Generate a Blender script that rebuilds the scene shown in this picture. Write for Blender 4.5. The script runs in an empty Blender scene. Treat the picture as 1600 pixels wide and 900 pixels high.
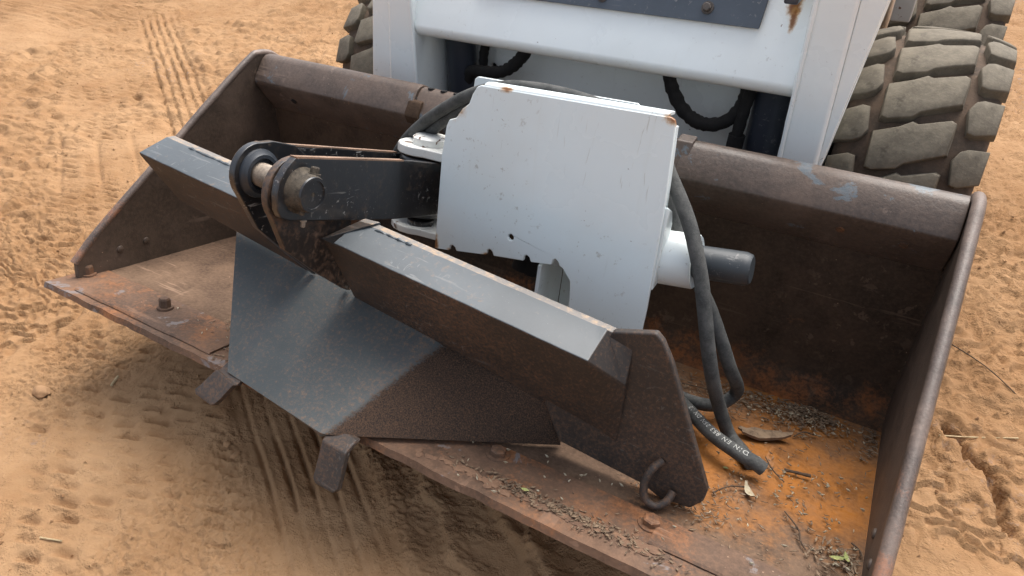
import bpy, bmesh, math, random
import numpy as np
from mathutils import Vector, Matrix
R = math.radians
random.seed(7)
scene = bpy.context.scene
COL = scene.collection

# ------------------------------------------------------------------ camera
cam_d = bpy.data.cameras.new('camera'); cam = bpy.data.objects.new('camera', cam_d); COL.objects.link(cam)
cam_d.sensor_width = 36.0; cam_d.lens = 24.57; cam_d.clip_start = 0.02; cam_d.clip_end = 3000
cr = Vector((0.86107, 0.50811, -0.01958)); cu = Vector((-0.28667, 0.51690, 0.80662)); cf = Vector((-0.41997, 0.68894, -0.59075))
m = Matrix.Identity(4)
for i in range(3):
    m[i][0] = cr[i]; m[i][1] = cu[i]; m[i][2] = -cf[i]
m[0][3], m[1][3], m[2][3] = 0.7273, -1.3162, 1.1793
cam.matrix_world = m
scene.camera = cam

# ------------------------------------------------------------------ light
SUN_EL, SUN_AZ = 60.0, 6.0          # azimuth measured from +y towards +x; light comes from there
world = bpy.data.worlds.new('World'); scene.world = world; world.use_nodes = True
wn = world.node_tree; wn.nodes.clear()
sky = wn.nodes.new('ShaderNodeTexSky'); sky.sky_type = 'NISHITA'; sky.sun_disc = False
sky.sun_elevation = R(SUN_EL); sky.sun_rotation = R(SUN_AZ % 360)
sky.air_density = 1.0; sky.dust_density = 6.0; sky.ozone_density = 1.0; sky.altitude = 0
bg = wn.nodes.new('ShaderNodeBackground'); bg.inputs['Strength'].default_value = 0.15
wo = wn.nodes.new('ShaderNodeOutputWorld')
hs = wn.nodes.new('ShaderNodeHueSaturation'); hs.inputs['Saturation'].default_value = .5
wn.links.new(sky.outputs[0], hs.inputs['Color']); wn.links.new(hs.outputs[0], bg.inputs[0]); wn.links.new(bg.outputs[0], wo.inputs[0])
sd = bpy.data.lights.new('sun', 'SUN'); sd.energy = 1.25; sd.angle = R(55); sd.color = (1.0, 0.97, 0.92)
so = bpy.data.objects.new('sun', sd); COL.objects.link(so)
sdir = Vector((math.sin(R(SUN_AZ)) * math.cos(R(SUN_EL)), math.cos(R(SUN_AZ)) * math.cos(R(SUN_EL)), math.sin(R(SUN_EL))))
so.rotation_euler = sdir.to_track_quat('Z', 'Y').to_euler(); so.location = (0, 0, 12)
scene.view_settings.view_transform = 'Standard'; scene.view_settings.look = 'None'
scene.view_settings.exposure = 1.1; scene.view_settings.gamma = 1.0
scene.view_settings.use_curve_mapping = False

# ------------------------------------------------------------------ material helpers
class MT:
    def __init__(s, name):
        s.m = bpy.data.materials.new(name); s.m.use_nodes = True
        s.nt = s.m.node_tree; s.nt.nodes.clear(); s.out = s.nt.nodes.new('ShaderNodeOutputMaterial')
        s.b = s.nt.nodes.new('ShaderNodeBsdfPrincipled'); s.nt.links.new(s.b.outputs[0], s.out.inputs[0])
        s.tc = s.nt.nodes.new('ShaderNodeTexCoord'); s.co = s.tc.outputs['Object']
    def lk(s, src, dst):
        if isinstance(src, (int, float)): dst.default_value = src
        elif isinstance(src, (tuple, list)):
            dst.default_value = tuple(src) + ((1.0,) if len(dst.default_value) == 4 and len(src) == 3 else ())
        else: s.nt.links.new(src, dst)
    def map(s, scale=(1, 1, 1), loc=(0, 0, 0), rot=(0, 0, 0), vec=None):
        n = s.nt.nodes.new('ShaderNodeMapping'); s.lk(vec or s.co, n.inputs[0])
        n.inputs['Scale'].default_value = scale; n.inputs['Location'].default_value = loc; n.inputs['Rotation'].default_value = rot
        return n.outputs[0]
    def noise(s, scale, detail=4, rough=.55, dist=0, vec=None):
        n = s.nt.nodes.new('ShaderNodeTexNoise'); s.lk(vec or s.co, n.inputs['Vector'])
        n.inputs['Scale'].default_value = scale; n.inputs['Detail'].default_value = detail
        n.inputs['Roughness'].default_value = rough; n.inputs['Distortion'].default_value = dist
        return n.outputs['Fac']
    def voro(s, scale, feature='F1', vec=None, rnd=1):
        n = s.nt.nodes.new('ShaderNodeTexVoronoi'); n.feature = feature; s.lk(vec or s.co, n.inputs['Vector'])
        n.inputs['Scale'].default_value = scale; n.inputs['Randomness'].default_value = rnd
        return n.outputs['Distance']
    def ramp(s, fac, a, b, ca=0., cb=1.):
        n = s.nt.nodes.new('ShaderNodeMapRange'); n.interpolation_type = 'SMOOTHSTEP'; s.lk(fac, n.inputs['Value'])
        n.inputs['From Min'].default_value = a; n.inputs['From Max'].default_value = b
        n.inputs['To Min'].default_value = ca; n.inputs['To Max'].default_value = cb
        return n.outputs[0]
    def mix(s, fac, a, b, mode='MIX'):
        n = s.nt.nodes.new('ShaderNodeMix'); n.data_type = 'RGBA'; n.blend_type = mode
        s.lk(fac, n.inputs[0]); s.lk(a, n.inputs[6]); s.lk(b, n.inputs[7]); return n.outputs[2]
    def math(s, op, a, b=0., c=None):
        n = s.nt.nodes.new('ShaderNodeMath'); n.operation = op; s.lk(a, n.inputs[0]); s.lk(b, n.inputs[1])
        if c is not None: s.lk(c, n.inputs[2])
        return n.outputs[0]
    def sep(s, vec=None):
        n = s.nt.nodes.new('ShaderNodeSeparateXYZ'); s.lk(vec or s.co, n.inputs[0]); return n.outputs
    def dist(s, p, scale=(1, 1, 1)):
        v = s.map(scale, tuple(-p[i] * scale[i] for i in range(3)))
        n = s.nt.nodes.new('ShaderNodeVectorMath'); n.operation = 'LENGTH'; s.lk(v, n.inputs[0]); return n.outputs['Value']
    def bump(s, h, strength=.4, d=.005, normal=None):
        n = s.nt.nodes.new('ShaderNodeBump'); s.lk(h, n.inputs['Height'])
        n.inputs['Strength'].default_value = strength; n.inputs['Distance'].default_value = d
        if normal is not None: s.lk(normal, n.inputs['Normal'])
        return n.outputs[0]
    def done(s, col, rough=.6, metal=0., normal=None, spec=.5, coat=0., coat_rough=.15):
        s.lk(col, s.b.inputs['Base Color']); s.lk(rough, s.b.inputs['Roughness']); s.lk(metal, s.b.inputs['Metallic'])
        s.b.inputs['Specular IOR Level'].default_value = spec
        s.lk(coat, s.b.inputs['Coat Weight']); s.b.inputs['Coat Roughness'].default_value = coat_rough
        if normal is not None: s.lk(normal, s.b.inputs['Normal'])
        return s.m

def m_sand():
    t = MT('sand')
    n1 = t.noise(.55, 5, .6); n2 = t.noise(5, 6, .65); n3 = t.noise(60, 4, .7)
    c = t.mix(t.ramp(n1, .35, .68), (.250, .142, .070), (.335, .206, .110))
    c = t.mix(t.ramp(n2, .40, .72, 0, .55), c, (.215, .112, .050))
    c = t.mix(t.ramp(n3, .55, .8, 0, .35), c, (.50, .33, .185))
    sp = t.noise(1.1, 3, .5, vec=t.map(loc=(4, 2, 0)))
    sp = t.math('MULTIPLY', t.ramp(sp, .56, .72), t.ramp(t.noise(38, 3, .8), .56, .66))
    c = t.mix(t.math('MULTIPLY', sp, .7), c, (.17, .15, .15))
    # crumbs of darker damp soil
    c = t.mix(t.ramp(t.voro(75), .0, .16, .35, 0), c, (.18, .095, .045))
    h = t.math('ADD', t.math('MULTIPLY', t.noise(45, 6, .7), .9), t.math('MULTIPLY', t.noise(260, 3, .6), .35))
    h = t.math('ADD', h, t.math('MULTIPLY', t.ramp(t.noise(14, 5, .7), .45, .6), .9))
    return t.done(c, .95, 0, t.bump(h, .6, .006), spec=.12)

def m_steel(name, dark, brown, orange, o_lo, o_hi, paint=None, p_lo=.6, rough=.6, speck=True, sc=1., spec=.4, extra=None):
    """worn, rusting bucket steel: dark mill skin, brown film, orange bloom, remains of grey paint"""
    t = MT(name)
    a = t.noise(3.2 * sc, 7, .62, .3); b = t.noise(14 * sc, 6, .68); f = t.noise(120 * sc, 4, .7)
    c = t.mix(t.ramp(a, .35, .65), dark, brown)
    c = t.mix(t.ramp(b, .42, .75, 0, .7), c, tuple(x * .55 for x in dark))
    o = t.math('ADD', t.math('MULTIPLY', t.noise(5.2 * sc, 6, .7, vec=t.map(loc=(3, 1, 2))), .7), t.math('MULTIPLY', f, .3))
    if extra: o = extra(t, o)
    mot = t.ramp(t.noise(9 * sc, 7, .72, .5, vec=t.map(loc=(1, 5, 2))), .44, .66)
    om = t.ramp(o, o_lo, o_hi)
    c = t.mix(om, c, t.mix(t.math('MULTIPLY', mot, .85), orange, tuple(x * .38 for x in orange)))
    if paint:
        pm = t.ramp(t.noise(7 * sc, 6, .72, .4, vec=t.map((1, 1, 1.4), (9, 3, 5))), p_lo, p_lo + .035)
        c = t.mix(t.math('MULTIPLY', pm, .85), c, paint)
    if speck:
        c = t.mix(t.math('MULTIPLY', t.ramp(t.voro(55 * sc), .02, .10, 1, 0), t.ramp(t.noise(9, 3), .52, .62)), c, (.36, .24, .16))
    c = t.mix(t.ramp(f, .3, .8, 0, .35), c, tuple(min(1, x * 1.7) for x in brown))
    g1 = t.noise(34, 4, .65, .3, vec=t.map((.07, 1, 1), rot=(0, 0, .12))); g2 = t.noise(30, 4, .65, .3, vec=t.map((1, .08, 1), rot=(.1, 0, .25)))
    gm = t.math('MULTIPLY', t.ramp(t.math('MAXIMUM', g1, g2), .60, .66), t.ramp(t.noise(4.5, 3, .6, vec=t.map(loc=(6, 2, 8))), .48, .66, 0, .32))
    c = t.mix(gm, c, tuple(min(1, x * 2.6 + .02) for x in brown))
    h = t.math('ADD', t.math('MULTIPLY', b, .9), t.math('MULTIPLY', f, .7))
    rr = t.ramp(a, .3, .7, rough - .14, rough + .15)
    return t.done(c, rr, 0, t.bump(h, .45, .0025), spec=spec)

def m_white(name, grime=.5, base=(.76, .80, .82), rust_at=None, chip_lo=.69):
    t = MT(name)
    n = t.noise(3.5, 5, .6); f = t.noise(30, 4, .6)
    c = t.mix(t.ramp(n, .35, .75, 0, .45 * grime), base, (.60, .61, .57))
    v = t.noise(9, 5, .65, vec=t.map((3.2, 1, .22)))
    c = t.mix(t.ramp(v, .60, .78, 0, .18 * grime), c, (.52, .53, .46))
    c = t.mix(t.math('MULTIPLY', t.ramp(t.noise(70, 3, .7), .62, .7), t.ramp(n, .45, .6, 0, .5 * grime)), c, (.30, .27, .22))
    sc_ = t.noise(75, 3, .6, .8, vec=t.map((1, 1, .10), rot=(0, .9, 0)))
    c = t.mix(t.math('MULTIPLY', t.ramp(sc_, .655, .68, 0, .5), t.ramp(t.noise(4, 3, .6, vec=t.map(loc=(8, 1, 3))), .57, .68, 0, min(1, grime))), c, (.40, .40, .36))
    chip = t.math('MULTIPLY', t.ramp(t.noise(42, 3, .6, .6, vec=t.map(loc=(2, 7, 1))), chip_lo, chip_lo + .02), t.ramp(t.noise(6, 2), .48, .56))
    c = t.mix(chip, c, (.12, .06, .035))
    for p, r, sc in (rust_at or []):
        d = t.math('ADD', t.dist(p, sc), t.math('MULTIPLY', t.math('SUBTRACT', t.noise(45, 4, .7), .5), r * 1.5))
        c = t.mix(t.ramp(d, r * .55, r * 1.15, .75, 0), c, (.50, .29, .10))
        c = t.mix(t.ramp(d, r * .40, r * .85, .95, 0), c, (.22, .085, .025))
    h = t.math('ADD', t.math('MULTIPLY', t.noise(8, 3), .6), t.math('MULTIPLY', f, .12))
    return t.done(c, t.ramp(n, .3, .75, .24, .40), 0, t.bump(h, .16, .004), spec=.5)

def m_black(name, base, dust, lo, hi, rough=.35, scratch=.4, coat=.3, fine=70):
    t = MT(name)
    a = t.noise(4, 6, .65); f = t.noise(fine, 5, .75)
    c = t.mix(t.ramp(a, .3, .75), base, tuple(x * 1.5 for x in base))
    dm = t.ramp(t.math('ADD', t.math('MULTIPLY', a, .35), t.math('MULTIPLY', f, .65)), lo, hi)
    c = t.mix(dm, c, dust)
    s1 = t.noise(95, 3, .6, .6, vec=t.map((1, .10, 1), rot=(.4, .2, .9)))
    s2 = t.noise(90, 3, .6, .6, vec=t.map((.10, 1, 1), rot=(.2, .7, .3)))
    sm = t.math('MULTIPLY', t.ramp(t.math('MAXIMUM', s1, s2), .635, .665), t.ramp(t.noise(5, 2), .44, .62, 0, scratch))
    fl_ = t.math('MULTIPLY', t.ramp(t.voro(130), .05, .12, 1, 0), t.ramp(t.noise(11, 3, .6), .50, .60, 0, scratch))
    c = t.mix(t.math('MAXIMUM', sm, fl_), c, (.34, .33, .31))
    h = t.math('ADD', t.math('MULTIPLY', f, .5), t.math('MULTIPLY', t.noise(9, 3), .6))
    return t.done(c, t.ramp(dm, 0, 1, rough, .85), 0, t.bump(h, .25, .002), spec=.5, coat=t.ramp(dm, 0, .8, coat, 0))

def m_tongue():
    t = MT('tongue_black_paint'); at = t.nt.nodes.new('ShaderNodeAttribute'); at.attribute_name = 'dirt'
    a = t.noise(4, 6, .65); f = t.noise(150, 5, .8); g = t.noise(420, 3, .8)
    d = t.ramp(t.math('ADD', at.outputs['Fac'], t.math('MULTIPLY', t.math('SUBTRACT', f, .5), 1.1)), .25, .75)
    c1 = t.mix(t.ramp(a, .3, .75), (.048, .056, .058), (.074, .083, .083))
    c1 = t.mix(t.ramp(t.math('ADD', t.math('MULTIPLY', a, .35), t.math('MULTIPLY', f, .65)), .48, .66, 0, .8), c1, (.19, .115, .072))
    c2 = t.mix(t.ramp(g, .36, .74), (.017, .0125, .010), (.105, .056, .030))
    st = t.noise(7, 4, .6, vec=t.map((2.2, .35, .35), rot=(0, 0, .5)))
    c1 = t.mix(t.ramp(st, .58, .72, 0, .6), c1, (.055, .062, .068))
    h = t.math('ADD', t.math('MULTIPLY', f, .5), t.math('MULTIPLY', g, .5))
    return t.done(t.mix(d, c1, c2), t.ramp(d, 0, 1, .58, .88), 0, t.bump(h, .4, .002), spec=.35)

def m_rubber(name, top, low, k=1.):
    t = MT(name)
    n = t.noise(16 * k, 6, .65); f = t.noise(110 * k, 4, .7)
    c = t.mix(t.ramp(n, .35, .68), top, low)
    c = t.mix(t.ramp(f, .45, .8, 0, .4), c, tuple(x * 1.5 for x in top))
    c = t.mix(t.ramp(t.noise(34 * k, 3, .6), .62, .75, 0, .6), c, tuple(x * .45 for x in low))
    return t.done(c, .85, 0, t.bump(t.math('ADD', f, t.math('MULTIPLY', n, .7)), .45, .0025), spec=.3)

def orange_floor(t, o):
    # powdery rust bloom lies at the back and right of the floor, the worn front half is bare
    x, y, z = t.sep()
    g = t.math('ADD', t.ramp(x, .25, .66, 0, .26), t.ramp(y, -.66, -.42, -.1, .08))
    return t.math('ADD', o, g)
def orange_low(t, o):
    return t.math('ADD', o, t.ramp(t.sep()[2], .06, .26, .16, -.03))
def orange_wall(t, o):
    z = t.sep()[2]; x = t.sep()[0]
    return t.math('ADD', o, t.math('ADD', t.ramp(z, .03, .13, .2, 0), t.ramp(x, .2, .6, -.03, .03)))

M = dict(
    sand=m_sand(),
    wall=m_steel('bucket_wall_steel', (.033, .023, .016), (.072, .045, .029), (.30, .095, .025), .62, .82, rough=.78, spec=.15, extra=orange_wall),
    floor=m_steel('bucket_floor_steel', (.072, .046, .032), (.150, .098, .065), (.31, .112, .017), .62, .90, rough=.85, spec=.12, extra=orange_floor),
    lip=m_steel('bucket_lip_steel', (.058, .043, .034), (.105, .073, .055), (.22, .09, .038), .60, .78, paint=(.085, .115, .135), p_lo=.58, rough=.5, spec=.4),
    side=m_steel('bucket_side_steel', (.042, .030, .022), (.080, .053, .037), (.30, .12, .05), .66, .82, rough=.5, spec=.5),
    rim=m_steel('bucket_rim_steel', (.060, .044, .036), (.135, .098, .078), (.25, .10, .045), .58, .74, rough=.45, sc=2., spec=.5, extra=orange_low),
    edge=m_steel('cutting_edge_steel', (.060, .039, .028), (.140, .082, .052), (.29, .110, .036), .47, .66, paint=(.155, .145, .145), p_lo=.585, rough=.7, spec=.25),
    soil=m_rubber('packed_soil', (.12, .07, .045), (.20, .115, .07)),
    white=m_white('white_paint', .55, base=(.83, .875, .865), chip_lo=.72, rust_at=[((.460, -.545, .792), .017, (1, .4, .55)), ((.463, -.55, .765), .009, (1, .4, .3))]),
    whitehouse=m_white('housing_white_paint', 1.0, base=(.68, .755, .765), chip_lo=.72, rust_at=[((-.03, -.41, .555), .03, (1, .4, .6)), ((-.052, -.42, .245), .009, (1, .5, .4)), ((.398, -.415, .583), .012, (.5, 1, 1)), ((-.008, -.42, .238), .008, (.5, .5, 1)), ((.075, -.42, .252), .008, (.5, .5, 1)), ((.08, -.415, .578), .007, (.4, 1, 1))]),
    whitedirty=m_white('dirty_white_paint', 1.3, base=(.66, .66, .62), chip_lo=.6),
    black=m_black('black_gloss_paint', (.010, .0105, .012), (.10, .07, .048), .50, .76, rough=.34, scratch=.9, coat=.35),
    lipblack=m_black('dusty_black_paint', (.038, .047, .054), (.17, .13, .10), .54, .72, rough=.5, scratch=.18, coat=.05),
    tongue=m_tongue(),
    wing=m_black('dirt_caked_black_paint', (.020, .0155, .013), (.118, .064, .036), .46, .70, rough=.6, scratch=.12, coat=0, fine=170),
    rusttip=m_steel('rusted_edge', (.14, .09, .06), (.25, .16, .11), (.33, .15, .06), .5, .7, sc=3.),
    earbrown=m_black('rusty_black_paint', (.018, .014, .012), (.125, .075, .048), .44, .64, rough=.45, scratch=.3, coat=.1),
    tanedge=m_black('worn_tan_edge', (.13, .12, .11), (.34, .25, .17), .46, .62, rough=.6, scratch=.4, coat=0),
    worn=m_steel('worn_pin_steel', (.12, .10, .08), (.28, .23, .18), (.25, .13, .07), .6, .8, sc=5., rough=.4),
    dusty=m_rubber('dusty_boss', (.085, .070, .052), (.022, .019, .016), 3),
    bushing=m_black('bushing_paint', (.016, .020, .026), (.17, .15, .13), .56, .76, rough=.42, coat=.15),
    tyre=m_rubber('tyre_tread_rubber', (.165, .142, .106), (.105, .090, .068)),
    carcass=m_rubber('tyre_carcass_rubber', (.115, .078, .053), (.062, .046, .034)),
    hose=m_rubber('hose_rubber', (.082, .083, .079), (.040, .042, .041), 2.2),
    hoseblack=m_rubber('black_hose_rubber', (.014, .013, .013), (.02, .018, .017), 2.),
    ram=m_black('dark_blue_ram_paint', (.022, .026, .036), (.10, .08, .065), .7, .86, rough=.38, scratch=.2, coat=.2),
    rod=m_black('grey_rod_paint', (.022, .027, .031), (.10, .08, .065), .62, .84, rough=.5, scratch=.4, coat=0),
    slate=m_black('slate_plate_paint', (.050, .062, .078), (.26, .15, .09), .66, .80, rough=.45, scratch=.4, coat=.1),
    bolt=m_steel('bolt_steel', (.05, .045, .04), (.10, .085, .075), (.22, .10, .05), .6, .8, sc=4.),
    post=m_white('dusty_post_paint', .9, base=(.30, .26, .235)),
    rimwheel=m_white('wheel_rim_paint', .9, base=(.5, .48, .44)),
    leafm=m_rubber('dry_leaf', (.20, .14, .09), (.09, .06, .04), 3),
    leafpale=m_rubber('pale_dry_leaf', (.42, .38, .28), (.28, .22, .14), 3),
    leafgreen=m_rubber('fallen_green_leaf', (.22, .25, .09), (.33, .31, .13), 3),
    twig=m_rubber('twig_bark', (.085, .055, .035), (.05, .033, .022), 3),
    straw=m_rubber('dry_straw', (.44, .34, .20), (.30, .22, .12), 3),
    clod=m_rubber('clay_clod', (.33, .195, .10), (.25, .135, .064), .8),
    print=MT('hose_print_ink').done((.42, .42, .39), .8),
)

# ------------------------------------------------------------------ mesh helpers
def link(o, parent=None):
    COL.objects.link(o)
    if parent is not None: o.parent = parent
    return o
def mesh_obj(name, verts, faces, mat, parent=None, bevel=0., seg=2, smooth=40, recalc=True, kind=None, label=None):
    me = bpy.data.meshes.new(name); me.from_pydata([tuple(v) for v in verts], [], faces)
    if recalc:
        bm = bmesh.new(); bm.from_mesh(me); bmesh.ops.recalc_face_normals(bm, faces=bm.faces); bm.to_mesh(me); bm.free()
    me.materials.append(M[mat]); me.update()
    if smooth:
        me.polygons.foreach_set('use_smooth', [True] * len(me.polygons)); me.set_sharp_from_angle(angle=R(smooth))
    o = link(bpy.data.objects.new(name, me), parent)
    if bevel:
        b = o.modifiers.new('bevel', 'BEVEL'); b.width = bevel; b.segments = seg; b.limit_method = 'ANGLE'; b.angle_limit = R(30)
        b.harden_normals = True
    if kind: o['kind'] = kind
    if label: o['label'] = label
    return o
def thing(name, label, cat, loc=(0, 0, 0), rot=(0, 0, 0), group=None):
    o = bpy.data.objects.new(name, None); o.empty_display_size = .1; link(o)
    o.location = loc; o.rotation_euler = rot; o['label'] = label; o['category'] = cat
    if group: o['group'] = group
    return o
def tag(o, label, cat, group=None):
    o['label'] = label; o['category'] = cat
    if group: o['group'] = group
    return o
def prism(poly, thick):
    """closed solid: polygon (3-D points) swept by the vector thick"""
    n = len(poly); t = Vector(thick); v = [Vector(p) for p in poly]; v += [p + t for p in v]
    f = [list(range(n)), list(range(2 * n - 1, n - 1, -1))] + [[i, (i + 1) % n, n + (i + 1) % n, n + i] for i in range(n)]
    return v, f
def hull_prism(a, b):
    """two end polygons of the same length joined"""
    n = len(a); v = [Vector(p) for p in a] + [Vector(p) for p in b]
    f = [list(range(n)), list(range(2 * n - 1, n - 1, -1))] + [[i, (i + 1) % n, n + (i + 1) % n, n + i] for i in range(n)]
    return v, f
def box(x0, x1, y0, y1, z0, z1):
    return prism([(x0, y0, z0), (x1, y0, z0), (x1, y1, z0), (x0, y1, z0)], (0, 0, z1 - z0))
def merge(*parts):
    V, F = [], []
    for v, f in parts:
        k = len(V); V += list(v); F += [[i + k for i in q] for q in f]
    return V, F
def catmull(pts, n=8):
    P = [Vector(p) for p in pts]; P = [2 * P[0] - P[1]] + P + [2 * P[-1] - P[-2]]; out = []
    for i in range(1, len(P) - 2):
        for k in range(n):
            t = k / n; a, b, c, d = P[i - 1:i + 3]
            out.append(.5 * ((2 * b) + (c - a) * t + (2 * a - 5 * b + 4 * c - d) * t * t + (3 * b - a - 3 * c + d) * t ** 3))
    out.append(P[-2]); return out
def frames(path):
    T = [(path[min(i + 1, len(path) - 1)] - path[max(i - 1, 0)]).normalized() for i in range(len(path))]
    u = T[0].orthogonal().normalized(); fr = []
    for t in T:
        u = (u - t * u.dot(t)).normalized(); fr.append((u, t.cross(u)))
    return T, fr
def tube(path, rad, seg=14, jig=0.):
    path = [Vector(p) for p in path]; T, fr = frames(path); V, F = [], []
    for i, p in enumerate(path):
        r = rad(i / (len(path) - 1)) if callable(rad) else rad
        r *= 1 + random.uniform(-jig, jig)
        for k in range(seg):
            a = 2 * math.pi * k / seg; V.append(p + (fr[i][0] * math.cos(a) + fr[i][1] * math.sin(a)) * r)
    for i in range(len(path) - 1):
        for k in range(seg):
            a, b = i * seg + k, i * seg + (k + 1) % seg; F.append([a, b, b + seg, a + seg])
    F.append(list(range(seg))[::-1]); F.append([(len(path) - 1) * seg + k for k in range(seg)])
    return V, F
def cyl(p0, p1, r, seg=24, r1=None): return tube([p0, p1], (lambda t: r + ((r1 if r1 is not None else r) - r) * t), seg)
def lathe(prof, origin, axis, seg=40):
    """profile of (distance along axis, radius)"""
    ax = Vector(axis).normalized(); u = ax.orthogonal().normalized(); w = ax.cross(u); o = Vector(origin); V, F = [], []
    for h, r in prof:
        for k in range(seg):
            a = 2 * math.pi * k / seg; V.append(o + ax * h + (u * math.cos(a) + w * math.sin(a)) * r)
    for i in range(len(prof) - 1):
        for k in range(seg):
            a, b = i * seg + k, i * seg + (k + 1) % seg; F.append([a, b, b + seg, a + seg])
    F.append(list(range(seg))[::-1]); F.append([(len(prof) - 1) * seg + k for k in range(seg)])
    return V, F
def plate_xz(outer, holes, y0, y1):
    """plate standing in the xz plane with real holes: outer and holes are lists of (x, z)"""
    bm = bmesh.new(); edges = []
    for loop in [outer] + holes:
        vs = [bm.verts.new((x, y0, z)) for x, z in loop]
        edges += [bm.edges.new((vs[i], vs[(i + 1) % len(vs)])) for i in range(len(vs))]
    bmesh.ops.triangle_fill(bm, edges=edges, use_beauty=True, use_dissolve=False)
    bmesh.ops.dissolve_limit(bm, angle_limit=.01, verts=bm.verts, edges=bm.edges) if False else None
    ex = bmesh.ops.extrude_face_region(bm, geom=list(bm.faces))
    for e in ex['geom']:
        if isinstance(e, bmesh.types.BMVert): e.co.y = y1
    bm.verts.index_update(); V = [v.co.copy() for v in bm.verts]; F = [[v.index for v in f.verts] for f in bm.faces]; bm.free()
    return V, F
def hexbolt(name, p, axis, r, h, mat, parent, washer=True):
    parts = []
    if washer: parts.append(lathe([(0, r * 1.45), (h * .18, r * 1.4)], p, axis, 20))
    parts.append(lathe([(h * .18, r), (h * .85, r), (h, r * .8)], p, axis, 6))
    return mesh_obj(name, *merge(*parts), mat, parent, smooth=25)

# ------------------------------------------------------------------ ground
def hsh(ix, iy, seed):
    n = (ix.astype(np.int64) * 374761393 + iy.astype(np.int64) * 668265263 + seed * 144269) & 0x7fffffff
    n = ((n ^ (n >> 13)) * 1274126177) & 0x7fffffff; n = n ^ (n >> 16)
    return (n & 0xffff) / 65535.0
def vn(x, y, seed=0):
    ix, iy = np.floor(x), np.floor(y); fx, fy = x - ix, y - iy
    fx = fx * fx * fx * (fx * (fx * 6 - 15) + 10); fy = fy * fy * fy * (fy * (fy * 6 - 15) + 10)
    a, b, c, d = hsh(ix, iy, seed), hsh(ix + 1, iy, seed), hsh(ix, iy + 1, seed), hsh(ix + 1, iy + 1, seed)
    return (a + (b - a) * fx + (c - a) * fy + (a - b - c + d) * fx * fy) * 2 - 1
def fbm(x, y, size, seed=0, oc=4, g=.5):
    r = 0; a = 1; k = 1 / size
    for i in range(oc):
        r = r + a * vn(x * k + i * 17.3, y * k - i * 9.1, seed + i); a *= g; k *= 2.03
    return r
def sst(a, b, x):
    t = np.clip((x - a) / (b - a), 0, 1); return t * t * (3 - 2 * t)
def win(x, a, b, e=.03): return sst(a - e, a + e, x) * (1 - sst(b - e, b + e, x))
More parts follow.
